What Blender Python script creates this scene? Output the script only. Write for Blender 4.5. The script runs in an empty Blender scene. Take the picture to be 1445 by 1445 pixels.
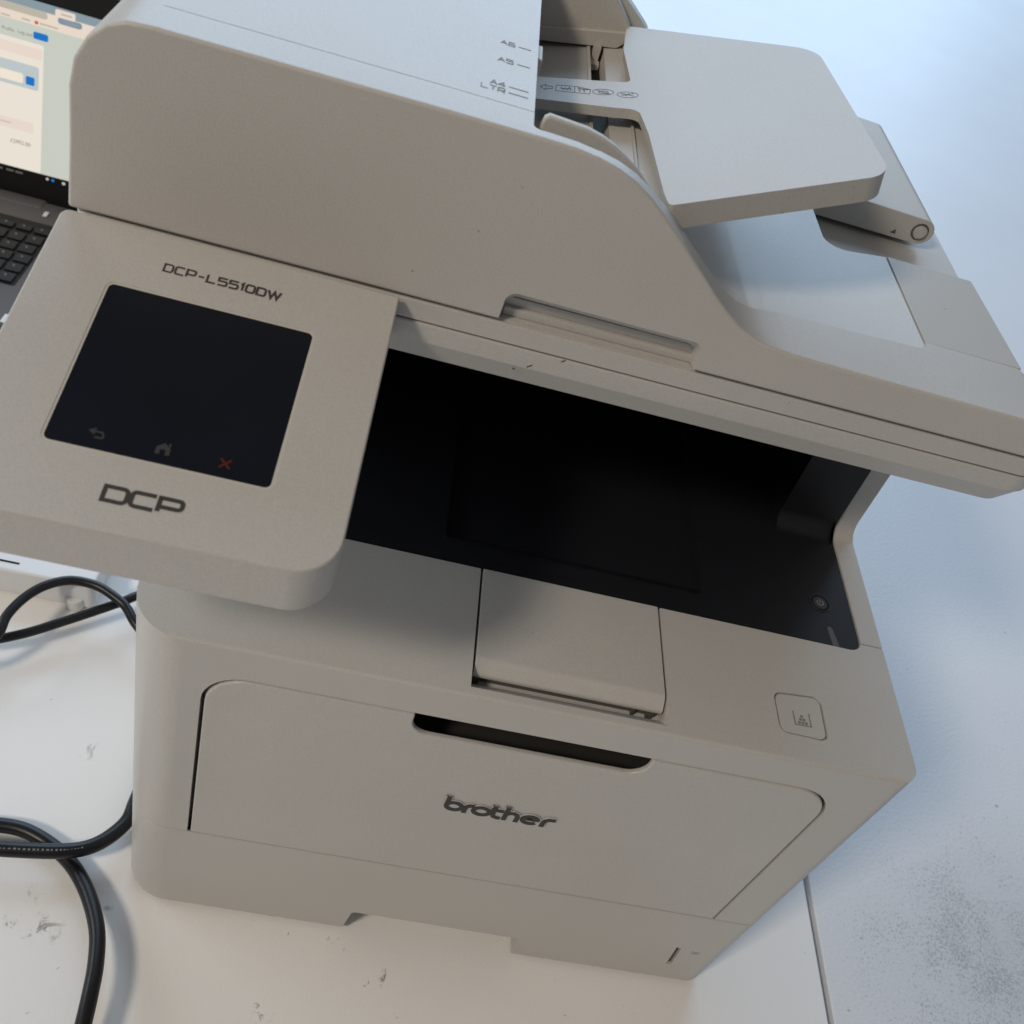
import bpy, bmesh, math
from mathutils import Vector, Matrix

S = bpy.context.scene
COL = S.collection
# ------------------------------------------------------------------ camera
cd = bpy.data.cameras.new('camera'); cam = bpy.data.objects.new('camera', cd); COL.objects.link(cam)
CR = ((0.96179578, 0.04187493, 0.27054644), (0.22159447, -0.69939173, -0.67951975), (0.1607631, 0.71351082, -0.68195126))
m = Matrix.Identity(4)
for i in range(3):
    m[i][0] = CR[0][i]; m[i][1] = -CR[1][i]; m[i][2] = -CR[2][i]
CAMP = (0.08622856, -0.28810431, 0.71033792)
m[0][3], m[1][3], m[2][3] = CAMP
cam.matrix_world = m
cd.sensor_width = 36.0; cd.lens = 36.0 * 1399.535 / 1445.0
cd.clip_start = 0.01; cd.clip_end = 60
cd.dof.use_dof = True; cd.dof.focus_distance = 0.56; cd.dof.aperture_fstop = 16.0
S.camera = cam
# ------------------------------------------------------------------ light
W = bpy.data.worlds.new('World'); S.world = W; W.use_nodes = True
bg = W.node_tree.nodes['Background']; bg.inputs[0].default_value = (0.97, 0.97, 1.0, 1); bg.inputs[1].default_value = 0.17
def area(name, loc, target, sx, sy, power, col):
    l = bpy.data.lights.new(name, 'AREA'); l.shape = 'RECTANGLE'; l.size = sx; l.size_y = sy; l.energy = power; l.color = col
    o = bpy.data.objects.new(name, l); COL.objects.link(o); o.location = loc
    d = Vector(target) - Vector(loc); o.rotation_euler = d.to_track_quat('-Z', 'Y').to_euler()
    return o
area('window_light', (0.2, 5.3, 2.9), (0.3, 0.2, 0.2), 5.8, 4.4, 300, (0.54, 0.75, 1.0))
area('side_window_light', (-3.0, 1.1, 1.6), (0.1, 0.1, 0.2), 1.6, 1.0, 26, (0.86, 0.93, 1.0))
area('room_light', (-1.85, -1.70, 2.62), (0.25, 0.1, 0.3), 0.50, 0.50, 55, (1.0, 0.87, 0.72))
S.view_settings.view_transform = 'Standard'; S.view_settings.look = 'None'
S.view_settings.exposure = 0; S.view_settings.gamma = 1
S.cycles.max_bounces = 8

# ------------------------------------------------------------------ materials
def mat(name, col, rough=0.5, spec=0.5, metal=0.0, grain=0.0, gscale=900, var=0.0, emit=None, coat=0, speck=0.07):
    M = bpy.data.materials.new(name); M.use_nodes = True
    nt = M.node_tree; b = nt.nodes['Principled BSDF']
    b.inputs['Base Color'].default_value = (*col, 1); b.inputs['Roughness'].default_value = rough
    b.inputs['Metallic'].default_value = metal; b.inputs['Specular IOR Level'].default_value = spec
    if coat: b.inputs['Coat Weight'].default_value = coat; b.inputs['Coat Roughness'].default_value = 0.08
    if emit:
        b.inputs['Emission Color'].default_value = (*emit[0], 1); b.inputs['Emission Strength'].default_value = emit[1]
    if grain or var:
        tc = nt.nodes.new('ShaderNodeTexCoord')
    if grain:
        n = nt.nodes.new('ShaderNodeTexNoise'); n.inputs['Scale'].default_value = gscale; n.inputs['Detail'].default_value = 2
        nt.links.new(tc.outputs['Object'], n.inputs['Vector'])
        bp = nt.nodes.new('ShaderNodeBump'); bp.inputs['Strength'].default_value = grain; bp.inputs['Distance'].default_value = 0.0004
        nt.links.new(n.outputs[0], bp.inputs['Height']); nt.links.new(bp.outputs[0], b.inputs['Normal'])
    if var:
        n2 = nt.nodes.new('ShaderNodeTexNoise'); n2.inputs['Scale'].default_value = 9; n2.inputs['Detail'].default_value = 6
        nt.links.new(tc.outputs['Object'], n2.inputs['Vector'])
        n3 = nt.nodes.new('ShaderNodeTexNoise'); n3.inputs['Scale'].default_value = 260; n3.inputs['Detail'].default_value = 3
        nt.links.new(tc.outputs['Object'], n3.inputs['Vector'])
        r3 = nt.nodes.new('ShaderNodeValToRGB'); r3.color_ramp.elements[0].position = 0.765; r3.color_ramp.elements[1].position = 0.80
        r3.color_ramp.elements[0].color = (1, 1, 1, 1); r3.color_ramp.elements[1].color = (0.55, 0.5, 0.45, 1)
        nt.links.new(n3.outputs[0], r3.inputs[0])
        mr = nt.nodes.new('ShaderNodeMapRange'); mr.inputs['From Min'].default_value = 0.3; mr.inputs['From Max'].default_value = 0.7
        mr.inputs['To Min'].default_value = 1 - var; mr.inputs['To Max'].default_value = 1 + var
        nt.links.new(n2.outputs[0], mr.inputs[0])
        vm = nt.nodes.new('ShaderNodeVectorMath'); vm.operation = 'SCALE'; vm.inputs[0].default_value = col
        nt.links.new(mr.outputs[0], vm.inputs['Scale'])
        mx = nt.nodes.new('ShaderNodeVectorMath'); mx.operation = 'MULTIPLY'
        nt.links.new(vm.outputs[0], mx.inputs[0]); nt.links.new(r3.outputs[0], mx.inputs[1])
        n4 = nt.nodes.new('ShaderNodeTexNoise'); n4.inputs['Scale'].default_value = 1300; n4.inputs['Detail'].default_value = 2
        nt.links.new(tc.outputs['Object'], n4.inputs['Vector'])
        m4 = nt.nodes.new('ShaderNodeMapRange'); m4.inputs['From Min'].default_value = 0.3; m4.inputs['From Max'].default_value = 0.7
        m4.inputs['To Min'].default_value = 1 - speck; m4.inputs['To Max'].default_value = 1 + speck
        nt.links.new(n4.outputs[0], m4.inputs[0])
        v4 = nt.nodes.new('ShaderNodeVectorMath'); v4.operation = 'SCALE'
        nt.links.new(mx.outputs[0], v4.inputs[0]); nt.links.new(m4.outputs[0], v4.inputs['Scale'])
        nt.links.new(v4.outputs[0], b.inputs['Base Color'])
        mr2 = nt.nodes.new('ShaderNodeMapRange'); mr2.inputs['To Min'].default_value = rough - 0.06; mr2.inputs['To Max'].default_value = rough + 0.08
        nt.links.new(n2.outputs[0], mr2.inputs[0]); nt.links.new(mr2.outputs[0], b.inputs['Roughness'])
    return M
PL = mat('off_white_plastic', (0.505, 0.492, 0.466), 0.36, 0.55, grain=0.22, gscale=1500, var=0.03)
PLG = mat('off_white_plastic_grained', (0.51, 0.495, 0.467), 0.43, 0.42, grain=0.30, gscale=1300, var=0.03)
PLT = mat('tray_plastic', (0.475, 0.455, 0.42), 0.52, 0.4, grain=0.16, gscale=1500, var=0.015)
BLK = mat('black_plastic', (0.011, 0.0115, 0.015), 0.42, 0.32, grain=0.1, gscale=1500)
BLKD = mat('dark_interior', (0.012, 0.012, 0.013), 0.6, 0.2)
GRY = mat('dark_grey_plastic', (0.10, 0.097, 0.094), 0.55, 0.3)
SLT = mat('recess_shade_dark', (0.035, 0.034, 0.033), 0.55, 0.3)  # near-black stand-in for shade in the handle slot and drawer seam
BTN = mat('power_button_plastic', (0.032, 0.032, 0.036), 0.42, 0.4)
LED = mat('indicator_lens', (0.10, 0.10, 0.105), 0.45, 0.3)
INK = mat('grey_brown_print', (0.05, 0.045, 0.042), 0.5, 0.4)
INKB = mat('blue_grey_print', (0.03, 0.035, 0.045), 0.5, 0.4)
INKG = mat('grey_engraving', (0.19, 0.185, 0.18), 0.6, 0.3)
EMB = mat('embossed_line', (0.25, 0.24, 0.225), 0.6, 0.3)
SCR = mat('touch_screen_glass', (0.004, 0.006, 0.012), 0.22, 0.3, var=0.25, speck=0.0)
RIM = mat('screen_rim_plastic', (0.55, 0.53, 0.48), 0.3, 0.6)
ICO = mat('icon_grey', (0.05, 0.05, 0.05), 0.5, 0.3)
ICR = mat('icon_red', (0.09, 0.014, 0.010), 0.5, 0.3)
LOGO = mat('logo_dark', (0.012, 0.010, 0.009), 0.4, 0.5)
LOGOB = mat('logo_silver', (0.50, 0.50, 0.50), 0.35, 0.5, metal=0.1)
CAB = mat('black_cable_rubber', (0.007, 0.007, 0.009), 0.36, 0.38, grain=0.15, gscale=500)
CABP = mat('cable_print', (0.16, 0.16, 0.16), 0.5, 0.4)
WBX = mat('white_adapter_plastic', (0.72, 0.73, 0.74), 0.4, 0.5, grain=0.1)
LSIL = mat('laptop_grey', (0.10, 0.095, 0.095), 0.42, 0.5, metal=0.3, grain=0.1)
LBLK = mat('laptop_black', (0.006, 0.006, 0.006), 0.5, 0.3)
LKEY = mat('laptop_key', (0.008, 0.009, 0.012), 0.5, 0.4)
LKEG = mat('key_legend', (0.25, 0.25, 0.25), 0.5, 0.4)
def emis(name, c, s=1.0): return mat(name, (0, 0, 0), 0.4, 0.1, emit=(c, s))
E_BG = emis('screen_sage', (0.60, 0.63, 0.56), .95); E_CARD = emis('screen_cream', (0.82, 0.75, 0.66)); E_TAB = emis('screen_tab_blue', (0.25, 0.32, 0.36))
E_BAR = emis('screen_peach', (0.80, 0.68, 0.58)); E_FLD = emis('screen_field', (0.86, 0.77, 0.64)); E_GRY = emis('screen_grey', (0.50, 0.46, 0.38))
E_BLUE = emis('screen_blue', (0.012, 0.17, 0.55)); E_SRCH = emis('screen_search', (0.50, 0.56, 0.57)); E_PINK = emis('screen_pink', (0.80, 0.67, 0.59))
E_TXT = emis('screen_text', (0.18, 0.16, 0.12)); E_PILL = emis('screen_pill', (0.22, 0.29, 0.34)); E_RED = emis('screen_red', (0.65, 0.12, 0.05))
E_TASK = emis('screen_task_text', (0.10, 0.10, 0.09)); E_WHT = emis('screen_white', (0.5, 0.5, 0.45))

# ------------------------------------------------------------------ helpers
def finish(me, angle=35):
    for p in me.polygons: p.use_smooth = True
    me.set_sharp_from_angle(angle=math.radians(angle))
def new_obj(name, me, material=None, parent=None, angle=35, wn=True):
    o = bpy.data.objects.new(name, me); COL.objects.link(o)
    if material: me.materials.clear(); me.materials.append(material)
    finish(me, angle)
    if wn:
        w_ = o.modifiers.new('normals', 'WEIGHTED_NORMAL'); w_.keep_sharp = True; w_.weight = 100; w_.mode = 'FACE_AREA'
    if parent: o.parent = parent
    return o
def tag(o, label, cat, group=None):
    o['label'] = label; o['category'] = cat
    if group: o['group'] = group
def rnd(pts, r, seg=8):
    """round the corners of a closed polygon; r is one radius or a list"""
    n = len(pts); out = []
    for i in range(n):
        p = Vector(pts[i][:2]); a = Vector(pts[i - 1][:2]); b = Vector(pts[(i + 1) % n][:2])
        rr = r[i] if isinstance(r, (list, tuple)) else r
        if rr <= 1e-6: out.append((p.x, p.y)); continue
        u = (a - p).normalized(); v = (b - p).normalized()
        ang = u.angle(v)
        if ang > math.pi - 0.03: out.append((p.x, p.y)); continue
        t = min(rr / math.tan(ang / 2), (a - p).length * 0.49, (b - p).length * 0.49); rr = t * math.tan(ang / 2)
        c = p + (u + v).normalized() * (rr / math.sin(ang / 2))
        s = p + u * t - c; e = p + v * t - c
        a0 = math.atan2(s.y, s.x); a1 = math.atan2(e.y, e.x); d = (a1 - a0 + math.pi) % (2 * math.pi) - math.pi
        for k in range(seg + 1):
            an = a0 + d * k / seg
            out.append((c.x + rr * math.cos(an), c.y + rr * math.sin(an)))
    return out
def rect(x0, x1, y0, y1): return [(x0, y0), (x1, y0), (x1, y1), (x0, y1)]
AX = {'z': lambda p, t: (p[0], p[1], t), 'y': lambda p, t: (p[0], t, p[1]), 'x': lambda p, t: (t, p[0], p[1])}
def loft(loops, caps=True):
    bm = bmesh.new(); rings = [[bm.verts.new(v) for v in L] for L in loops]
    n = len(rings[0])
    for a, b in zip(rings, rings[1:]):
        for i in range(n):
            j = (i + 1) % n; bm.faces.new((a[i], a[j], b[j], b[i]))
    if caps: bm.faces.new(rings[0][::-1]); bm.faces.new(rings[-1])
    bmesh.ops.recalc_face_normals(bm, faces=bm.faces)
    me = bpy.data.meshes.new('m'); bm.to_mesh(me); bm.free(); return me
def prism(pts, axis, a, b):
    f = AX[axis]; return loft([[f(p, a) for p in pts], [f(p, b) for p in pts]])
def box(x0, x1, y0, y1, z0, z1): return prism(rect(x0, x1, y0, y1), 'z', z0, z1)
def evald(o):
    dg = bpy.context.evaluated_depsgraph_get(); dg.update()
    return bpy.data.meshes.new_from_object(o.evaluated_get(dg))
def boolean(me, cutters, op='DIFFERENCE'):
    o = bpy.data.objects.new('tmp', me); COL.objects.link(o); cs = []
    for c in cutters:
        k = bpy.data.objects.new('tmpc', c); COL.objects.link(k); cs.append(k)
        md = o.modifiers.new('b', 'BOOLEAN'); md.operation = op; md.object = k; md.solver = 'EXACT'
    r = evald(o)
    for k in cs + [o]: bpy.data.objects.remove(k)
    return r
def bevel(me, w, seg=3, ang=40):
    o = bpy.data.objects.new('tmp', me); COL.objects.link(o)
    md = o.modifiers.new('v', 'BEVEL'); md.width = w; md.segments = seg; md.limit_method = 'ANGLE'; md.angle_limit = math.radians(ang)
    md.use_clamp_overlap = True
    r = evald(o); bpy.data.objects.remove(o); return r
def join(meshes):
    bm = bmesh.new()
    for x in meshes: bm.from_mesh(x)
    me = bpy.data.meshes.new('m'); bm.to_mesh(me); bm.free(); return me
def xform(me, M): me.transform(M); return me
def stroke(lines, w, h, M=None, z0=0.0):
    """flat ribbons with mitred corners; lines = [(points, closed)]"""
    bm = bmesh.new()
    for li, (pts, closed) in enumerate(lines):
        P = [Vector(p) for p in pts]; n = len(P); L = []; R = []
        for i in range(n):
            a = P[i - 1] if (i > 0 or closed) else None; b = P[(i + 1) % n] if (i < n - 1 or closed) else None
            d1 = (P[i] - a).normalized() if a is not None else None; d2 = (b - P[i]).normalized() if b is not None else None
            if d1 is None: d1 = d2
            if d2 is None: d2 = d1
            t = (d1 + d2)
            t = t.normalized() if t.length > 1e-6 else d1
            nrm = Vector((-t.y, t.x)); k = max(0.35, abs(nrm.dot(Vector((-d1.y, d1.x)))))
            o = nrm * (w / 2 / k); L.append(P[i] + o); R.append(P[i] - o)
        z = z0 + h + li * 0.00002
        tv = [bm.verts.new((v.x, v.y, z)) for v in L]; bv = [bm.verts.new((v.x, v.y, z)) for v in R]
        td = [bm.verts.new((v.x, v.y, z0)) for v in L]; bd = [bm.verts.new((v.x, v.y, z0)) for v in R]
        for i in range(n if closed else n - 1):
            j = (i + 1) % n
            bm.faces.new((tv[i], bv[i], bv[j], tv[j])); bm.faces.new((tv[j], td[j], td[i], tv[i])); bm.faces.new((bv[i], bd[i], bd[j], bv[j]))
    me = bpy.data.meshes.new('m'); bm.to_mesh(me); bm.free()
    if M: me.transform(M)
    return me
def rline(pts, r, seg=5):
    """open polyline with rounded inner corners"""
    out = [pts[0]]
    for i in range(1, len(pts) - 1):
        p = Vector(pts[i]); u = Vector(pts[i - 1]) - p; v = Vector(pts[i + 1]) - p
        rr = min(r, u.length * .45, v.length * .45)
        u.normalize(); v.normalize()
        for k in range(seg + 1):
            t = k / seg; q = (p + u * rr) * (1 - t) ** 2 + p * 2 * t * (1 - t) + (p + v * rr) * t * t
            out.append((q.x, q.y))
    out.append(pts[-1]); return out
def rloop(pts, r): return rnd(pts, r, 5)
def glyph(c, w):
    G = {'D': ([(rnd([(0, 0), (w, 0), (w, 1), (0, 1)], [0, .28, .28, 0], 5), True)]),
         'C': [(rline([(w, 1), (0, 1), (0, 0), (w, 0)], .28), False)],
         'P': [([(0, 0), (0, 1), (.02, 1)] + rline([(.03, 1), (w, 1), (w, .36), (0.14, .36)], .26), False)],
         '-': [([(0.1, .45), (w - .1, .45)], False)],
         'L': [([(0, 1), (0, 0), (w, 0)], False)],
         '5': [([(w, 1), (0, 1), (0, .58), (.02, .58)] + rline([(.03, .58), (w, .58), (w, 0), (0, 0)], .22), False)],
         '6': [(rline([(w * .95, 1), (0, 1), (0, 0), (w, 0), (w, .48), (0.1, .48)], .22), False)],
         '1': [([(0, .78), (.3, 1), (.3, 0)], False)],
         '0': [(rloop([(0, 0), (w, 0), (w, 1), (0, 1)], .28), True)],
         'W': [([(0, 1), (w * .26, 0), (w * .5, .9), (w * .74, 0), (w, 1)], False)],
         'A': [([(0, 0), (w / 2, 1), (w, 0)], False), ([(w * .2, .34), (w * .8, .34)], False)],
         '4': [([(w * .72, 0), (w * .72, 1), (0, .32), (w, .32)], False)],
         'T': [([(0, 1), (w, 1)], False), ([(w / 2, .95), (w / 2, 0)], False)],
         'R': [(rline([(0, 0), (0, 1), (w, 1), (w, .4), (0.05, .4)], .26), False), ([(w * .5, .4), (w, 0)], False)]}
    return G[c]
WID = {'-': 1.0, '1': .42, 'W': 1.9}
def text(s, x0, x1, y0, y1, w, h, M, gap=.42):
    ws = [WID.get(c, 1.25) for c in s]; tot = sum(ws) + gap * (len(s) - 1)
    sx = (x1 - x0) / tot; sy = (y1 - y0); X = 0; L = []
    for c, cw in zip(s, ws):
        for pts, cl in glyph(c, cw): L.append(([(x0 + (X + p[0]) * sx, y0 + p[1] * sy) for p in pts], cl))
        X += cw + gap
    return stroke(L, w, h, M)
def circ(cx, cy, rx, ry=None, n=28): ry = ry or rx; return [(cx + rx * math.cos(2 * math.pi * k / n), cy + ry * math.sin(2 * math.pi * k / n)) for k in range(n)]
def frame(o, u, v):
    u = Vector(u).normalized(); v = Vector(v).normalized(); n = u.cross(v)
    return Matrix(((u.x, v.x, n.x, o[0]), (u.y, v.y, n.y, o[1]), (u.z, v.z, n.z, o[2]), (0, 0, 0, 1)))
def tube(path, r, n=14, sub=8):
    P = [Vector(p) for p in path]; Q = []
    for i in range(len(P) - 1):
        p0 = P[max(i - 1, 0)]; p1 = P[i]; p2 = P[i + 1]; p3 = P[min(i + 2, len(P) - 1)]
        for k in range(sub):
            t = k / sub
            Q.append(0.5 * ((2 * p1) + (p2 - p0) * t + (2 * p0 - 5 * p1 + 4 * p2 - p3) * t * t + (3 * p1 - p0 - 3 * p2 + p3) * t ** 3))
    Q.append(P[-1]); T = (Q[1] - Q[0]).normalized(); N = T.orthogonal().normalized(); rings = []
    for i, q in enumerate(Q):
        t2 = (Q[min(i + 1, len(Q) - 1)] - Q[max(i - 1, 0)]).normalized()
        N = (N - t2 * N.dot(t2)).normalized(); B = t2.cross(N)
        rings.append([q + (N * math.cos(2 * math.pi * k / n) + B * math.sin(2 * math.pi * k / n)) * r for k in range(n)])
    return loft(rings)
FONT = {}
def letters(s, size, M, h=0.0):
    c = bpy.data.curves.new('t', 'FONT'); c.body = s; c.size = size; c.extrude = h
    o = bpy.data.objects.new('t', c); COL.objects.link(o); me = evald(o); bpy.data.objects.remove(o)
    me.transform(M); return me

# ------------------------------------------------------------------ setting: two white table tops butted together
def table_mat(name, col, rough, scuffs, dirt):
    M = mat(name, col, rough, 0.5, grain=(0.9 if dirt else 0.35), gscale=(300 if dirt else 420))
    nt = M.node_tree; b = nt.nodes['Principled BSDF']; N = nt.nodes.new; K = nt.links.new
    geo = N('ShaderNodeNewGeometry')
    base = N('ShaderNodeRGB'); base.outputs[0].default_value = (*col, 1); cur = base.outputs[0]
    big = N('ShaderNodeTexNoise'); big.inputs['Scale'].default_value = 3.5; big.inputs['Detail'].default_value = 7; K(geo.outputs['Position'], big.inputs['Vector'])
    mr = N('ShaderNodeMapRange'); mr.inputs['From Min'].default_value = .35; mr.inputs['From Max'].default_value = .7; mr.inputs['To Min'].default_value = 0; mr.inputs['To Max'].default_value = .16
    K(big.outputs[0], mr.inputs[0])
    def mix(fac, colour):
        nonlocal cur
        mx = N('ShaderNodeMix'); mx.data_type = 'RGBA'; K(fac, mx.inputs[0]); K(cur, mx.inputs[6]); mx.inputs[7].default_value = (*colour, 1); cur = mx.outputs[2]
    mix(mr.outputs[0], (col[0] * .75, col[1] * .7, col[2] * .64))
    fine = N('ShaderNodeTexNoise'); fine.inputs['Scale'].default_value = 95; fine.inputs['Detail'].default_value = 8; fine.inputs['Roughness'].default_value = .75; fine.inputs['Distortion'].default_value = 1.2
    K(geo.outputs['Position'], fine.inputs['Vector'])
    def mathn(op, a, bb, clamp=False):
        n = N('ShaderNodeMath'); n.operation = op; n.use_clamp = clamp
        for i, x in enumerate((a, bb)):
            if isinstance(x, (int, float)): n.inputs[i].default_value = x
            else: K(x, n.inputs[i])
        return n.outputs[0]
    ridge = mathn('ABSOLUTE', mathn('SUBTRACT', fine.outputs[0], .5), 0)
    for (x, y, r, c) in scuffs:
        d = N('ShaderNodeVectorMath'); d.operation = 'DISTANCE'; K(geo.outputs['Position'], d.inputs[0]); d.inputs[1].default_value = (x, y, 0)
        f = mathn('SUBTRACT', 1.25, mathn('DIVIDE', d.outputs['Value'], r), True)
        g = mathn('MULTIPLY', mathn('SUBTRACT', mathn('ADD', fine.outputs[0], mathn('MULTIPLY', f, .10)), .60), 13.0, True)
        mix(mathn('MULTIPLY', mathn('MULTIPLY', f, g), c * .75), (0.13, 0.105, 0.07))
    if dirt:
        (dx, dy, rx, ry) = dirt
        mp = N('ShaderNodeMapping'); mp.inputs['Location'].default_value = (-dx / rx, -dy / ry, 0); mp.inputs['Scale'].default_value = (1 / rx, 1 / ry, 0); K(geo.outputs['Position'], mp.inputs[0])
        ln = N('ShaderNodeVectorMath'); ln.operation = 'LENGTH'; K(mp.outputs[0], ln.inputs[0])
        mask = mathn('SUBTRACT', 1.15, ln.outputs['Value'], True)
        sp = N('ShaderNodeTexNoise'); sp.inputs['Scale'].default_value = 480; sp.inputs['Detail'].default_value = 5; sp.inputs['Roughness'].default_value = .7; sp.inputs['Distortion'].default_value = .8; K(geo.outputs['Position'], sp.inputs['Vector'])
        cl = N('ShaderNodeTexNoise'); cl.inputs['Scale'].default_value = 22; cl.inputs['Detail'].default_value = 4; K(geo.outputs['Position'], cl.inputs['Vector'])
        q = mathn('ADD', sp.outputs[0], mathn('MULTIPLY', mathn('MULTIPLY', mask, mathn('POWER', cl.outputs[0], 1.35)), .50))
        speck = mathn('MULTIPLY', mathn('SUBTRACT', q, .655), 11.0, True)
        mix(mathn('MULTIPLY', speck, .38), (0.055, 0.048, 0.038))
        mix(mathn('MULTIPLY', mask, .30), (0.22, 0.21, 0.19))
    few = N('ShaderNodeTexNoise'); few.inputs['Scale'].default_value = 60; few.inputs['Detail'].default_value = 3; few.inputs['Distortion'].default_value = 2.5; K(geo.outputs['Position'], few.inputs['Vector'])
    mix(mathn('MULTIPLY', mathn('MULTIPLY', mathn('SUBTRACT', few.outputs[0], .735), 30.0, True), .5), (0.12, 0.11, 0.10))
    K(cur, b.inputs['Base Color'])
    return M
TL = table_mat('white_table_laminate', (0.86, 0.86, 0.85), 0.40,
               [(-.0565, .1018, .009, .8), (.146, -.0087, .008, 1.0), (.1817, -.0271, .007, 1.0), (.1038, -.0615, .011, .9), (-.0445, -.030, .013, .9), (-.0102, -.009, .008, .6), (-.0647, -.028, .008, .8), (-.058, -.0049, .009, .5), (.03, -.09, .012, .6)], None)
TR = table_mat('white_table_textured', (0.78, 0.80, 0.83), 0.42, [], (.71, .04, .19, .17))
def structure(name, me, M):
    o = new_obj(name, me, M); o['kind'] = 'structure'; return o
structure('table_top', bevel(box(-1.9, .5235, -.75, 1.1970, -.03, 0), .0015), TL)
structure('side_table_top', bevel(prism([(.5285, -.75), (3.6, -.75), (3.6, 4.6), (-1.9, 4.6), (-1.9, 1.2000), (.5285, 1.2000)], 'z', -.03, 0), .0015), TR)
structure('table_frame', box(-1.8, 3.5, -.7, 4.5, -.09, -.045), LSIL)

# ------------------------------------------------------------------ printer
pr = bpy.data.objects.new('printer', None); COL.objects.link(pr); pr.empty_display_size = .05
tag(pr, 'off-white multifunction laser printer with control panel and document feeder on white table', 'printer')
X0, X1, ZT = -.0045, .4178, .304
plan = rnd([(X0, 0), (X1, 0), (X1, .42), (X0, .42)], [.03, .012, .012, .012], 14)
side = rnd([(0, .1105), (0, ZT), (.190, ZT), (.200, .4315), (.42, .4315), (.42, .1105)], [0, .0024, .012, 0, 0, 0], 6)
case = boolean(prism(plan, 'z', .1105, .4315), [prism(side, 'x', -.1, .6)], 'INTERSECT')
case = bevel(case, .0020, 4, 50)
door_hole = rnd([(.0357, .100), (.3831, .100), (.3831, .2811), (.0357, .2811)], [0, 0, .024, .024], 8)
slot = rnd([(.1432, .288), (.1436, .2632), (.2725, .2632), (.2738, .288)], [0, .0105, .0105, 0], 7)
inlay_plan = rnd([(.020, .0865), (.4035, .0865), (.4035, .46), (.020, .46)], [.008, .009, 0, 0], 6)
inlay_up = rnd([(.05, .3000), (.189, .3000), (.2035, .46), (.05, .46)], [0, .012, 0, 0], 6)
inlay_cut = boolean(prism(inlay_plan, 'z', .25, .46), [prism(inlay_up, 'x', -.1, .6)], 'INTERSECT')
flap_cut = prism([(.0062, .33), (.0062, .3032), (.0165, .2925), (.0165, .2890), (.0880, .2890), (.0880, .33)], 'x', .1662, .2733)
ton = rnd([(.3390, .0180), (.3656, .0173), (.3660, .0446), (.3386, .0424)], .0042, 6)
ton_big = rnd([(.3380, .0170), (.3667, .0163), (.3671, .0457), (.3376, .0433)], .0051, 6)
case = boolean(case, [prism(door_hole, 'y', -.02, .0120), inlay_cut, flap_cut, prism(ton_big, 'z', .3012, .32),
                      box(.028, .4020, .098, .385, .245, .45), prism(rnd([(.140, .240), (.277, .240), (.277, .2805), (.140, .2805)], 0), 'y', -.02, .035),
                      box(.4020, .44, .0925, .0934, .3022, .33), box(.4168, .44, .0925, .0934, .20, .33)])
new_obj('main_case', case, PL, pr)
# paper drawer
drw = prism(plan, 'z', .0042, .1087); drw = bevel(drw, .0012, 2, 50)
notch = rnd([(.1455, -.02), (.1508, .0325), (.2690, .0315), (.2728, -.02)], [0, .0035, .0015, 0], 4)
gau = [(.3812, .0290), (.3848, .0290), (.3810, .0585), (.3774, .0585)]
drw = boolean(drw, [prism(notch, 'y', -.02, .035), prism(gau, 'y', -.02, .0035)])
drawer = new_obj('paper_drawer', drw, PL, pr)
new_obj('seam_shade_core', prism(rnd([(X0 + .0013, .0013), (X1 - .0013, .0013), (X1 - .0013, .41), (X0 + .0013, .41)], [.029, .011, .011, .011], 12), 'z', .1070, .1104), SLT, pr)  # dark core added inside the gap so the seam looks shaded
new_obj('paper_gauge', prism([(.3814, .0293), (.3846, .0293), (.3818, .0500), (.3790, .0500)], 'y', .0022, .006), GRY, drawer)
new_obj('size_mark', stroke([([(.3900, .0555), (.3965, .0550)], False), ([(.3903, .0530), (.3960, .0526)], False)], .0008, .0001, frame((0, 0, 0), (1, 0, 0), (0, 0, 1))), EMB, drawer)
for fx in (.03, .385):
    for fy in (.03, .39): new_obj('rubber_foot', prism(circ(fx, fy, .01), 'z', .0, .0046), GRY, pr)
# front door (manual feed tray)
dpoly = rnd([(.0377, .1113), (.3815, .1113), (.3815, .2794), (.0377, .2794)], [0, 0, .0225, .0225], 8)
door = boolean(prism(dpoly, 'y', -.0005, .0030), [prism(slot, 'y', -.02, .02)])
door = bevel(door, .0011, 3, 50)
dr = new_obj('front_door', door, PL, pr)
new_obj('handle_shade_liner', boolean(box(.1402, .2768, .0032, .0345, .2403, .2802), [box(.1412, .2758, -.01, .030, .2420, .2792)]), SLT, dr)  # added liner; its dark colour paints the shade inside the handle slot
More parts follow.
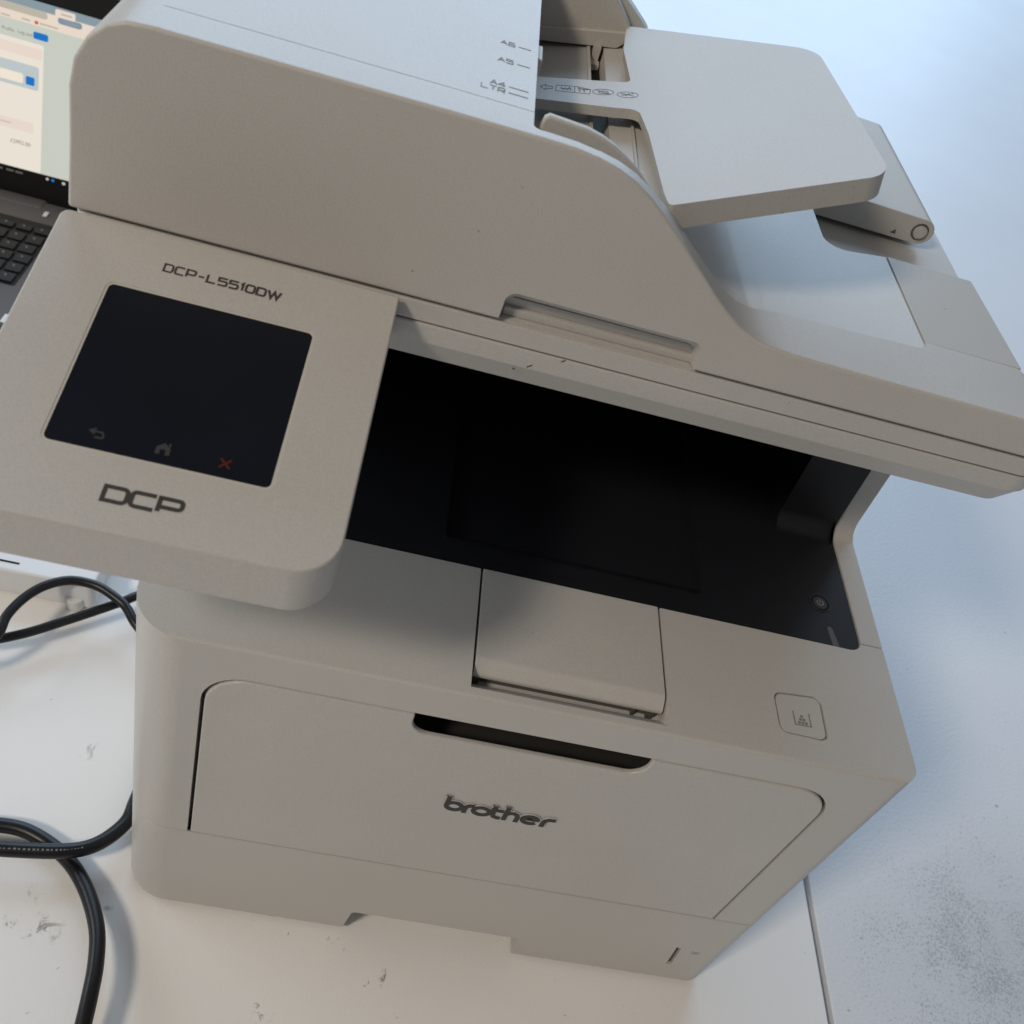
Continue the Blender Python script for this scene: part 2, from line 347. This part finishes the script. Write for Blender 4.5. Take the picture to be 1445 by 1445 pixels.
# maker emblem on the door
LM = frame((.1771, -.0007, .1928), (1, 0, 0), (0, 0, 1))
def ell(cx, cy, rx, ry, a0=0, a1=360, n=26): return [(cx + rx * math.cos(math.radians(a0 + (a1 - a0) * k / n)), cy + ry * math.sin(math.radians(a0 + (a1 - a0) * k / n))) for k in range(n + 1)]
u = .001
def LS(l): return [([(p[0] * u, p[1] * u) for p in pts], c) for pts, c in l]
B = [([(1.6, 15.2), (1.6, 6.2)], False), (ell(6.0, 5.4, 4.5, 3.9)[:-1], True),
     ([(12.6, 0.2), (12.6, 5.2), (13.2, 7.4), (14.8, 8.9), (17.2, 9.2)], False),
     (ell(22.3, 5.2, 4.7, 3.9)[:-1], True),
     ([(29.2, 13.4), (29.2, 4.0), (30.2, 2.0), (32.2, 1.2), (34.4, 1.2)], False), ([(27.2, 9.2), (34.8, 9.2)], False),
     ([(36.6, 14.8), (36.6, 0.2)], False), ([(36.8, 6.6), (38.4, 8.6), (40.8, 9.1), (43.0, 8.0), (43.8, 5.6), (43.8, 0.2)], False),
     (ell(51.6, 5.2, 4.6, 3.9, 8, 318), False),
     ([(59.6, 0.2), (59.6, 5.2), (60.3, 7.4), (62.2, 8.9), (66.0, 9.2)], False)]
emb = new_obj('maker_emblem', stroke(LS(B), .0042, .0005, LM), LOGOB, dr)
fills = [prism(circ(.006, .0054, .0032, .0026), 'z', 0, .0004), prism(circ(.0223, .0052, .0034, .0026), 'z', 0, .0004), prism(rect(.0308, .0355, .0022, .0080), 'z', 0, .0004),
         prism(rect(.0380, .0425, .0, .0072), 'z', 0, .0004), prism(rect(.0140, .0180, -.0002, .0060), 'z', 0, .0004), prism(rect(.0446, .0600, -.0004, .0040), 'z', 0, .00035), prism(rect(.024, .0445, -.0002, .0010), 'z', 0, .00032)]
new_obj('emblem_plate', xform(join(fills), LM), LOGOB, dr)
new_obj('emblem_letters', join([stroke(LS(B), .0028, .0009, LM), stroke(LS([([(47.4, 5.0), (56.6, 5.4)], False)]), .0016, .00085, LM)]), LOGO, dr)
# black output tray
ip2 = rnd([(.0207, .0872), (.4028, .0872), (.4028, .40), (.0207, .40)], [.0075, .0085, 0, 0], 6)
iup = rnd([(.05, .2995), (.1875, .2995), (.2015, .431), (.05, .431)], [0, .012, 0, 0], 6)   # removed above
solid = rnd([(.07, .3006), (.07, .3030), (.1868, .3030), (.1985, .4310), (.2025, .4310), (.1885, .3006)], [0, 0, .012, 0, 0, .012], 6)
sheet = boolean(prism(ip2, 'z', .20, .44), [prism(solid, 'x', -.1, .6)], 'INTERSECT')
blk = boolean(sheet, [box(.0300, .4010, .100, .383, .247, .431)], 'UNION')
pit = [(.1025, .32), (.1025, .30306), (.1055, .3028), (.1082, .3016), (.1103, .2995), (.1118, .2988), (.1135, .2982), (.32, .2950), (.32, .32)]
clear = rnd([(.08, .3030), (.1868, .3030), (.1985, .4330), (.08, .4330)], [0, .012, 0, 0], 6)
blk = boolean(blk, [prism(clear, 'x', -.2, .7), boolean(prism(pit, 'x', .10, .36), [prism(rnd([(.1440, .1015), (.3025, .1025), (.3025, .5), (.1440, .5)], [.009, .009, 0, 0], 6), 'z', .2, .4)], 'INTERSECT'), box(.052, .362, .17, .36, .3032, .4290)])
blk = bevel(blk, .0012, 2, 50)
ot = new_obj('output_tray', blk, BLK, pr)
new_obj('tray_ridge', stroke([(rline([(.165, .0975), (.168, .0940), (.275, .0945), (.278, .098)], .002), False)], .0012, .0003, frame((0, 0, .3029), (1, 0, 0), (0, 1, 0))), BLK, ot)
pb = new_obj('power_button', bevel(prism(circ(.3820, .1203, .0050, n=36), 'z', .302, .3036), .0006, 2), BTN, pr)
new_obj('button_ring', stroke([(circ(.3820, .1203, .0058, n=36), True)], .0012, .0012, Matrix.Translation((0, 0, .3024))), BLKD, pb)
new_obj('button_rim', stroke([(circ(.3820, .1203, .0067, n=36), True)], .0005, .0013, Matrix.Translation((0, 0, .3022))), BTN, pb)
new_obj('power_symbol', stroke([([(.3820 + .0021 * math.sin(math.radians(a)), .1203 + .0021 * math.cos(math.radians(a))) for a in range(40, 325, 15)], False), ([(.3820, .1203), (.3820, .1228)], False)], .00055, .0001, Matrix.Translation((0, 0, .3036))), EMB, pb)
led = rnd([(.3842, .0868), (.3888, .0868), (.3862, .1020), (.3828, .1020)], [.0003, .0003, .0016, .0016], 4)
new_obj('indicator_light', bevel(prism(led, 'z', .302, .3035), .0003, 1), LED, pr)
# manual flap in the top
fl = rnd([(.0872, .3040), (.0872, .2988), (.0205, .2958), (.0180, .2962), (.0176, .2990), (.0240, .3044)], [.0006, 0, .001, .0012, .0030, .006], 6)
new_obj('top_flap', bevel(prism(fl, 'x', .1676, .2722), .0006, 2, 60), PL, pr)
new_obj('flap_hinge', join([box(.1690, .1722, .0190, .024, .2893, .2952), box(.2655, .2690, .0190, .024, .2893, .2952), box(.2570, .2585, .0190, .024, .2893, .2945), box(.1700, .2710, .0215, .03, .2892, .2940)]), GRY, pr)
tb = new_obj('toner_button', bevel(prism(ton, 'z', .3005, .3039), .0003, 2, 50), PL, pr)
TI = frame((.3480, .0240, .3040), (1, .02, 0), (-.02, 1, 0))
new_obj('toner_symbol', stroke([([(0, .0085), (0, 0), (.0095, 0), (.0095, .0085)], False)] + [(circ(a * .001, b * .001, .00055, n=8), True) for a, b in ((2.6, 1.6), (4.75, 1.6), (6.9, 1.6), (3.7, 3.7), (5.8, 3.7), (4.75, 5.8))], .0007, .0001, TI), EMB, tb)

# ---- scanner base
def splan(i, y1=.42):
    return rnd([(-.0535 + i, .0905 + i), (.4240 - i, .0905 + i), (.4240 - i, y1 - i), (-.0535 + i, y1 - i)], [.008, .017, .015, .015], 10)
def zl(pts, z): return [(p[0], p[1], z) for p in pts]
lb = loft([zl(splan(.0075), .4290), zl(splan(.0052), .4294), zl(splan(.0008), .4402), zl(splan(0), .4416), zl(splan(0), .4502), zl(splan(.0006), .4508)])
sb = new_obj('scanner_base', lb, PL, pr)
new_obj('scanner_core', loft([zl(splan(.003), .4500), zl(splan(.003), .4626)]), PL, sb)
new_obj('scanner_trim', loft([zl(splan(.0010), .4516), zl(splan(.0004), .4520), zl(splan(.0004), .4612), zl(splan(.0010), .4617)]), PL, sb)
marks = stroke([([(.1668, .4495), (.1685, .4510)], False), ([(.1524, .4420), (.1545, .4438)], False), ([(.146, .4393), (.1475, .4393)], False)], .0007, .0001, frame((0, .0905, 0), (1, 0, 0), (0, 0, 1)))
new_obj('scuff_mark', marks, GRY, sb)
# ---- lid with document feeder
prof = [(-.0545, .4635), (-.0530, .495), (-.0525, .5165), (-.0505, .5275), (-.0455, .5368), (-.0385, .5435), (-.0310, .5468), (-.022, .5476), (.02, .5481), (.09, .5489), (.1300, .5491), (.1420, .5488), (.1526, .5475), (.1610, .5455), (.1694, .5422), (.1775, .5376), (.1856, .5318), (.1940, .5254), (.2023, .5186), (.2149, .5083), (.2225, .5020), (.2303, .4963), (.2380, .4915), (.2460, .4881), (.2540, .4862), (.2650, .4852), (.30, .4845), (.35, .4841), (.4010, .4838), (.4065, .4815), (.4125, .4680), (.4135, .4635)]
lid = prism(prof, 'y', .0900, .3500)
lid = bevel(lid, .0016, 3, 60)
tt = math.tan(math.radians(14.5))
def tz(x): return .5302 + (x - .1892) * tt
def above(off, xs, top=.62): return [(x, tz(x) + off) for x in xs] + [(xs[-1], top), (xs[0], top)]
ch_plan = rnd([(.1237, .0968), (.150, .0968), (.172, .0990), (.190, .1035), (.240, .1100), (.240, .336), (.1237, .336)], [.003, 0, .02, .02, 0, 0, 0], 4)
ch_cut = boolean(prism(ch_plan, 'z', .47, .63), [prism(above(-.0120, [.11, .25]), 'y', 0, .5)], 'INTERSECT')
low = [(x, z - (.0075 if x < .301 else .0008)) for x, z in prof if .15 < x < .402]
rec_plan = rnd([(.196, .1030), (.226, .1075), (.262, .1240), (.3476, .1300), (.3476, .50), (.196, .50)], [0, .06, .05, .007, 0, 0], 8)
rec_cut = boolean(prism(rec_plan, 'z', .46, .63), [prism(low + [(.402, .62), (low[0][0], .62)], 'y', 0, .5)], 'INTERSECT')
back_cut = prism(rnd([(.3135, .2216), (.55, .2216), (.55, .6), (.3135, .6)], [.014, 0, 0, 0], 8), 'z', .45, .64)
hand = rnd([(.1318, .44), (.1330, .4790), (.2255, .4785), (.2302, .44)], [0, .0055, .0055, 0], 6)
hand2 = rnd([(.1330, .44), (.1342, .4772), (.2245, .4767), (.2290, .44)], [0, .005, .005, 0], 6)
hand_cut = loft([[(p[0], .08, p[1]) for p in hand], [(p[0], .0905, p[1]) for p in hand], [(p[0], .0955, p[1] - .003) for p in hand2], [(p[0], .108, p[1] - .0042) for p in hand2]])
lid = boolean(lid, [ch_cut, rec_cut, back_cut, hand_cut, box(.3476, .44, .1366, .23, .4795, .50), box(-.028, .13, .1116, .1122, .5474, .57),
                    box(.1630, .1710, .108, .322, .490, .53)])
ld = new_obj('lid', lid, PLG, pr)
new_obj('handle_ledge', join([bevel(box(.1345, .2278, .0968, .1078, .4628, .4668), .0004, 2), bevel(box(.1345, .2278, .0990, .1079, .4669, .4712), .0004, 2)]), PL, ld)
new_obj('stop_flap', bevel(prism(rnd([(.3483, .1373), (.4035, .1373), (.4015, .2212), (.3483, .2212)], .0008), 'z', .4797, .4838), .0005, 2), PLT, ld)
slotl = new_obj('guide_slot_shade', prism([(.1628, tz(.1628) - .022), (.1712, tz(.1712) - .022), (.1712, tz(.1712) - .0205), (.1628, tz(.1628) - .0205)], 'y', .107, .323), BLKD, ld)  # dark strip laid in the cut slot to deepen its shade by colour
new_obj('guide_rib', join([prism([(.1815, tz(.1815) - .0125), (.1826, tz(.1826) - .0125), (.1826, tz(.1826) - .0105), (.1815, tz(.1815) - .0105)], 'y', .104, .326),
                           prism([(.1612, tz(.1612) - .0125), (.1629, tz(.1629) - .0125), (.1629, tz(.1629) - .0110), (.1612, tz(.1612) - .0110)], 'y', .104, .326)]), PLT, ld)
new_obj('feeder_tab', bevel(box(.1225, .1262, .1735, .1905, .535, .5478), .0007, 2), PLT, ld)
TM = Matrix.Translation((0, 0, 0))
def topm(x, y): return frame((x, y, .5476 + (x + .022) * .0115 + .00012), (1, 0, .0115), (0, 1, 0))
for s, (xa, xb, y, la, lb_) in {'A6': (.1062, .1128, .1768, .1146, .1202), 'A5': (.1060, .1128, .1562, .1146, .1204), 'A4': (.1042, .1106, .1296, .1122, .1206), 'LTR': (.1006, .1106, .1236, .1122, .1206)}.items():
    L = text(s, xa, xb, y - .0019, y + .0023, .00046, .00006, frame((0, 0, 0), (1, 0, 0), (0, 1, 0)), .3)
    L2 = stroke([([(la, y - .0002), (lb_, y - .0002)], False)], .0006, .00006)
    me = join([L, L2]); me.transform(Matrix.Translation((0, 0, .54900)))
    for v in me.vertices: v.co.z = .5489 + (v.co.x - .09) * .005 + (v.co.z - .549) + .00008
    new_obj('size_lettering', me, INKG, ld)
# document tray
cs = math.cos(math.radians(14.5))
TF = frame((.1892, 0, .5302), (cs, 0, math.sin(math.radians(14.5))), (0, 1, 0))
def tp(x): return (x - .1892) / cs
tr_pts = [(.1300, .2128), (.1700, .2045), (.1812, .2035), (.1845, .1750), (.1876, .1164), (.1890, .1050), (.2885, .1425), (.2818, .2950), (.1800, .3215), (.1769, .2837), (.1790, .2372), (.1300, .2408)]
tr_r = [0, .01, .013, .03, 0, .002, .017, .018, .003, .02, .004, 0]
tray = rnd([(tp(a), b) for a, b in tr_pts], tr_r, 8)
tm = boolean(prism(tray, 'z', -.0115, 0), [prism(rect(-.08, tp(.1905), .1075, .3170), 'z', -.02, -.0050)]); tm = bevel(tm, .0011, 3, 50); xform(tm, TF)
dt = new_obj('document_tray', tm, PLT, ld)
def TT(lines, w, nm): return new_obj(nm, stroke([([(tp(a), b) for a, b in pts], c) for pts, c in lines], w, .00008, TF @ Matrix.Translation((0, 0, .00003))), INKB, ld)
ya = .2270
TT([([(.1335, ya + .0008), (.1362, ya + .0036), (.1362, ya + .0018), (.1395, ya + .0016), (.1395, ya - .0016), (.1362, ya - .0014), (.1362, ya - .0032)], True)], .00045, 'arrow_symbol')
TT([([(.1415, ya + .0034), (.1412, ya - .0040), (.1580, ya - .0066), (.1585, ya - .0010), (.1520, ya + .0024)], True), ([(.1508, ya + .0024), (.1505, ya - .0052)], False),
    ([(.1440, ya + .0006), (.1450, ya - .002), (.1460, ya + .0002), (.1470, ya - .0026), (.1480, ya + .0012), (.1490, ya - .0028)], False), ([(.1436, ya - .0004), (.1488, ya - .0012)], False),
    ([(.1525, ya - .0012), (.1534, ya - .0026), (.1530, ya - .0042)], False), ([(.1548, ya - .0016), (.1556, ya - .0030), (.1552, ya - .0046)], False), ([(.1522, ya + .0008), (.1540, ya - .0006), (.1583, ya - .0012)], False)], .0004, 'face_up_symbol')
TT([(circ(.1646, .2236, .0052, .0036), True), ([(.1610, .2262), (.1682, .2208)], False), (circ(.1648, .2234, .0024, .0016, 12), True), ([(.1628, .2220), (.1672, .2216), (.1668, .2246)], False)], .00035, 'no_staple_symbol')
TT([(circ(.1766, .2212, .0052, .0036), True), ([(.1732, .2230), (.1798, .2196)], False), ([(.1736, .2204), (.1768, .2214), (.1796, .2232)], False), ([(.1756, .2198), (.1772, .2228)], False)], .00035, 'no_clip_symbol')
# paper guides
g1 = [(.1275, .5040), (.1272, .5460), (.1278, .5496), (.1296, .5511), (.1461, .5503), (.1530, .5488), (.1597, .5464), (.1660, .5430), (.1717, .5395), (.1799, .5331), (.1862, .5278), (.1870, .5190)]
new_obj('paper_guide', bevel(prism(g1, 'y', .1072, .1117), .0012, 3, 60), PLT, ld)
g2 = rnd([(.1262, .5130), (.1810, .5240), (.1838, .5260), (.1790, .5314), (.1700, .5406), (.1590, .5475), (.1262, .5530)], [.001, .001, .002, .006, .01, .01, .003], 5)
g3 = rnd([(.1262, .5058), (.1780, .5155), (.1815, .5190), (.1838, .5262), (.1262, .5140)], [.001, .003, .004, .001, .001], 5)
new_obj('paper_guide', join([bevel(prism(g2, 'y', .3190, .3320), .0010, 3, 60), bevel(prism(g3, 'y', .3172, .3310), .0008, 3, 60)]), PLT, ld)
new_obj('guide_foot', join([box(.1648, .1690, .3120, .3195, .5040, .5150), box(.1640, .1700, .3060, .3130, .5000, .5075)]), PLT, ld)
# rear arm with pivot pin
arm = [(.315, .4660), (.3940, .4660)] + [(.3940 + .0090 * math.cos(math.radians(a)), .4743 + .0084 * math.sin(math.radians(a))) for a in range(-75, 90, 15)] + [(.3940, .4827), (.315, .4842)]
ar = new_obj('rear_arm', bevel(prism(arm, 'y', .2900, .4350), .0008, 2, 55), PLT, pr)
new_obj('pivot_pin', join([prism(circ(.3936, .4744, .0042), 'y', .2882, .292), prism(circ(.3936, .4744, .0030), 'y', .2874, .2886)]), PLT, ar)
new_obj('pin_groove', stroke([(circ(.3936, .4744, .0050), True)], .0012, .0002, frame((0, .2899, 0), (1, 0, 0), (0, 0, 1))), GRY, ar)
new_obj('triangle_mark', prism([(.3760, .4690), (.3795, .4690), (.3785, .4718)], 'y', .2896, .2905), GRY, ar)

# ---- control panel
PF = frame((0, .088, .4634), (1, 0, 0), (0, .969, .247))
pw = rnd([(-.0570, -.1420), (.0880, -.1420), (.0880, .0000), (-.0560, .0010)], [.018, .018, .001, .004], 10)
def pdn(p, t, k=0.0):
    cx_, cy_ = .0155, -.0705
    return (p[0] + (cx_ - p[0]) * k, p[1] + (cy_ - p[1]) * k - .247 * t, -.969 * t)
pm = loft([[pdn(p, .0250, .03) for p in pw], [pdn(p, .0235) for p in pw], [pdn(p, 0) for p in pw]])
pm = bevel(pm, .0016, 3, 45)
sc = rnd(rect(-.0275, .0576, -.1110, -.0312), .0034, 6)
pm = boolean(pm, [prism(sc, 'z', -.0016, .01)])
xform(pm, PF)
cp = new_obj('control_panel', pm, PL, pr)
new_obj('screen_rim', stroke([(rnd(rect(-.0270, .0571, -.1105, -.0317), .003, 6), True)], .0011, .0014, PF @ Matrix.Translation((0, 0, -.0016))), RIM, cp)
ts = new_obj('touch_screen', prism(rnd(rect(-.02655, .05665, -.1100, -.0322), .0026, 6), 'z', -.0018, -.0004).copy(), SCR, cp)
xform(ts.data, PF)
new_obj('model_lettering', text('DCP-L5510DW', -.0090, .0392, -.0192, -.0153, .00085, .00008, PF @ Matrix.Translation((0, 0, .00003))), INK, cp)
new_obj('series_lettering', text('DCP', .0008, .0284, -.1296, -.1238, .00165, .0001, PF @ Matrix.Translation((0, 0, .00003)), .24), INK, cp)
IS = PF @ Matrix.Translation((0, 0, -.00038))
iy = -.1035
new_obj('back_symbol', stroke([(rline([(-.0112, iy + .0013), (-.0070, iy + .0013), (-.0064, iy - .0012), (-.0096, iy - .0012)], .001), False), ([(-.0098, iy + .0026), (-.0117, iy + .0013), (-.0098, iy + .0001)], False)], .0007, .0001, IS), ICO, cp)
hm = join([prism([(.0124, iy - .0022), (.0141, iy - .0022), (.0141, iy + .0000), (.0161, iy + .0000), (.0161, iy - .0022), (.0178, iy - .0022), (.0178, iy + .0008), (.0151, iy + .0030), (.0124, iy + .0008)], 'z', 0, .0001), prism(rect(.0167, .0174, iy + .0016, iy + .0032), 'z', 0, .0001)])
new_obj('home_symbol', xform(hm, IS), ICO, cp)
new_obj('cancel_symbol', stroke([([(.0362, iy - .0020), (.0402, iy + .0020)], False), ([(.0362, iy + .0020), (.0402, iy - .0020)], False)], .0009, .0001, IS), ICR, cp)

# ------------------------------------------------------------------ power cable
thin = [(-.016, .46, .0042), (-.018, .36, .006), (-.034, .275, .014), (-.05, .250, .019), (-.0659, .2328, .022), (-.0768, .2223, .022), (-.1094, .196, .021), (-.1347, .1774, .020), (-.1606, .1639, .020), (-.185, .158, .022), (-.190, .145, .026), (-.165, .138, .031),
        (-.1467, .1603, .034), (-.1454, .1811, .036), (-.1397, .2004, .036), (-.1293, .2158, .036), (-.114, .2262, .035), (-.095, .227, .034), (-.0791, .221, .033), (-.0669, .214, .031), (-.0551, .201, .029), (-.036, .190, .022), (-.020, .20, .012), (-.0135, .26, .0045), (-.0135, .45, .0042)]
cb = new_obj('thin_cable', tube(thin, .0038, 14, 6), CAB)
tag(cb, 'thin black cable lying in a loop on the table just below the control panel', 'cable')
thick = [(.02, .50, .007), (-.014, .44, .007), (-.0145, .30, .0068), (-.0135, .14, .0085), (-.0122, .085, .012), (-.0126, .0600, .015), (-.0138, .0445, .016), (-.0225, .0291, .018), (-.0335, .0199, .019), (-.0479, .0149, .020), (-.0674, .0119, .020), (-.0933, .0093, .020), (-.122, .0090, .018), (-.140, .017, .012), (-.130, .028, .008), (-.103, .0308, .0075),
        (-.08, .0313, .0072), (-.0587, .0243, .0066), (-.0405, .0129, .0072), (-.024, -.0052, .0110), (-.0097, -.029, .016), (-.0026, -.0517, .020), (.0006, -.0727, .022), (.0024, -.0926, .020), (.0048, -.1113, .017), (.01, -.16, .0068), (.03, -.26, .0066)]
cb2 = new_obj('power_cable', tube(thick, .0051, 16, 6), CAB)
tag(cb2, 'thick black power cable crossing itself on the table beside the paper drawer', 'cable')
tops = [(-.0885, .0098, .0252), (-.0674, .0119, .0252), (-.0479, .0149, .0252), (-.0335, .0199, .0242)]
for i in range(3):
    A_ = Vector(tops[i]); B_ = Vector(tops[i + 1])
    for k in range(7):
        p = A_.lerp(B_, (k + .2) / 7); q = A_.lerp(B_, (k + .2 + (.5, .62, .4)[k % 3]) / 7)
        w_ = Vector((-(q - p).y, (q - p).x, 0)).normalized() * .0006
        sh = Vector((0, -.0016, -.0002))
        me = loft([[p + w_ + sh, p - w_ + sh, p - w_ + sh - Vector((0, 0, .0004)), p + w_ + sh - Vector((0, 0, .0004))], [q + w_ + sh, q - w_ + sh, q - w_ + sh - Vector((0, 0, .0004)), q + w_ + sh - Vector((0, 0, .0004))]])
        new_obj('printed_mark', me, CABP, cb2, wn=False)

# ------------------------------------------------------------------ white adapter lying behind the cable
ad = new_obj('white_box', bevel(prism(rnd(rect(-.255, -.0965, .2270, .32), .006), 'z', .0006, .0300), .003, 3, 50), WBX)
tag(ad, 'flat white plastic box lying behind the looped black cable under the control panel', 'box')
new_obj('slot', prism(rnd(rect(-.19, -.1575, .2350, .2368), .0008, 4), 'z', .0300, .0303), BLKD, ad)
new_obj('foot', bevel(prism(circ(-.112, .2285, .007), 'z', 0.0002, .012), .001, 2), WBX, ad)

# ------------------------------------------------------------------ laptop
lp = bpy.data.objects.new('laptop', None); COL.objects.link(lp); lp.location = (-.44, .68, 0); lp.empty_display_size = .05
bpy.context.view_layer.update()
tag(lp, 'open grey laptop with lit screen standing behind the printer on the left', 'laptop')
def lpart(name, me, M, parent=None, ang=35):
    me.transform(Matrix.Translation((.44, -.68, 0)))
    return new_obj(name, me, M, parent or lp, ang)
lpart('base', bevel(prism(rnd(rect(-.625, -.262, .535, .768), .008), 'z', .0015, .0190), .0015, 2, 50), LSIL)
lpart('hinge', bevel(box(-.60, -.3300, .752, .772, .0120, .0200), .003, 3), LSIL)
kb = lpart('keyboard', prism(rnd(rect(-.575, -.302, .600, .724), .003), 'z', .0186, .0192), LBLK)
kme = bevel(box(-.0080, .0080, -.0078, .0078, 0, .0022), .0008, 2, 50)
legm = stroke([([(-.003, .003), (-.001, .003), (-.001, .000)], False)], .0009, .0001)
r_ = 0
for row in range(6):
    for c in range(14):
        x = -.5655 + c * .0193 + (row % 3) * .0012; y = .611 + row * .0190
        if x > -.306: continue
        me = kme.copy()
        k = lpart('key', xform(me, Matrix.Translation((x, y, .0192)) @ Matrix.Diagonal((1, .62 if row == 5 else 1, 1, 1))), LKEY, kb)
        g = lpart('key_legend', xform(legm.copy(), Matrix.Translation((x, y, .02145))), LKEG, kb)
lpart('palm_label', box(-.2925, -.279, .538, .552, .0190, .0193), WBX)
lpart('indicator', bevel(box(-.3245, -.3195, .738, .748, .0190, .0206), .001, 2), WBX)
th = math.radians(12)
LF = frame((.0023, .785, .0435), (1, 0, 0), (0, math.sin(th), math.cos(th))) @ Matrix.Scale(.973, 4)
def sp(me): return xform(me, LF)
lidp = lpart('screen_lid', sp(bevel(prism(rnd(rect(-.640, -.270, -.036, .2150), .007), 'z', -.0080, -.0006), .0012, 2, 50)), LBLK)
lpart('display', sp(prism(rect(-.608, -.279, -.008, .1895), 'z', -.0005, 0)), LBLK, lidp)
zc = [0.0001]
def pg(name, x0, x1, y0, y1, M, r=0.0, lev=1):
    z = .0001 * lev
    pts = rnd(rect(x0, x1, y0, y1), r, 4) if r else rect(x0, x1, y0, y1)
    lpart(name, sp(prism(pts, 'z', z, z + .00006)), M, lidp)
pg('page', -.608, -.279, .0005, .1640, E_BG)
pg('tab_strip', -.608, -.279, .1800, .1892, E_TAB)
pg('tool_bar', -.608, -.279, .1640, .1805, E_BAR)
pg('tab', -.3430, -.3215, .1790, .1872, E_BAR, .002, 2)
pg('address_bar', -.55, -.3510, .1728, .1800, E_GRY, .003, 2)
pg('profile_pill', -.3400, -.3140, .1728, .1795, E_PILL, .003, 2)
pg('bookmark_icon', -.3645, -.3605, .1655, .1690, E_RED, .001, 2)
pg('page_card', -.58, -.3540, .0008, .1450, E_CARD, .002, 2)
pg('card_header', -.58, -.3555, .1285, .1400, E_PINK, 0, 3)
pg('search_box', -.57, -.3585, .0945, .1205, E_SRCH, .003, 4)
pg('search_field', -.56, -.3755, .0985, .1092, E_FLD, .002, 5)
pg('search_button', -.3725, -.3630, .0988, .1080, E_BLUE, .0015, 5)
pg('blue_button', -.3655, -.3495, .1500, .1575, E_BLUE, .002, 4)
pg('notice_bar', -.57, -.3630, .0450, .0570, E_PINK, .002, 4)
pg('task_icon', -.3475, -.3445, -.0052, -.0022, E_WHT, .0008, 2)
pg('task_icon', -.3412, -.3380, -.0055, -.0020, E_BLUE, .0006, 2)
pg('task_icon', -.3290, -.3252, -.0058, -.0024, E_WHT, .0012, 2)
def tx(s, x, y, size, M, lev=6): lpart('lettering', sp(letters(s, size, Matrix.Translation((x, y, .0001 * lev)))), M, lidp)
tx('\u00a32992.00', -.3890, .0290, .0062, E_TXT)
tx('Profile', -.3990, .1510, .0050, E_TXT); tx('Log out', -.3820, .1512, .0050, E_TXT)
def dash(x0, x1, y, M=E_TXT, w=.0018): lpart('page_line', sp(stroke([([(x0, y), (x1, y)], False)], w, .00004, Matrix.Translation((0, 0, .0006)))), M, lidp)
dash(-.3370, -.3250, .1832, E_GRY); dash(-.3330, -.3180, .1762, E_TAB); dash(-.3780, -.3690, .1674, E_GRY); dash(-.3590, -.3390, .1674, E_GRY); dash(-.40, -.3905, .1664, E_GRY)
dash(-.420, -.3880, .0510, E_GRY, .0012)
for a_, b_ in ((-.4010, -.3970), (-.3930, -.3845), (-.3825, -.3740)): dash(a_, b_, -.0045, E_TASK, .0022)
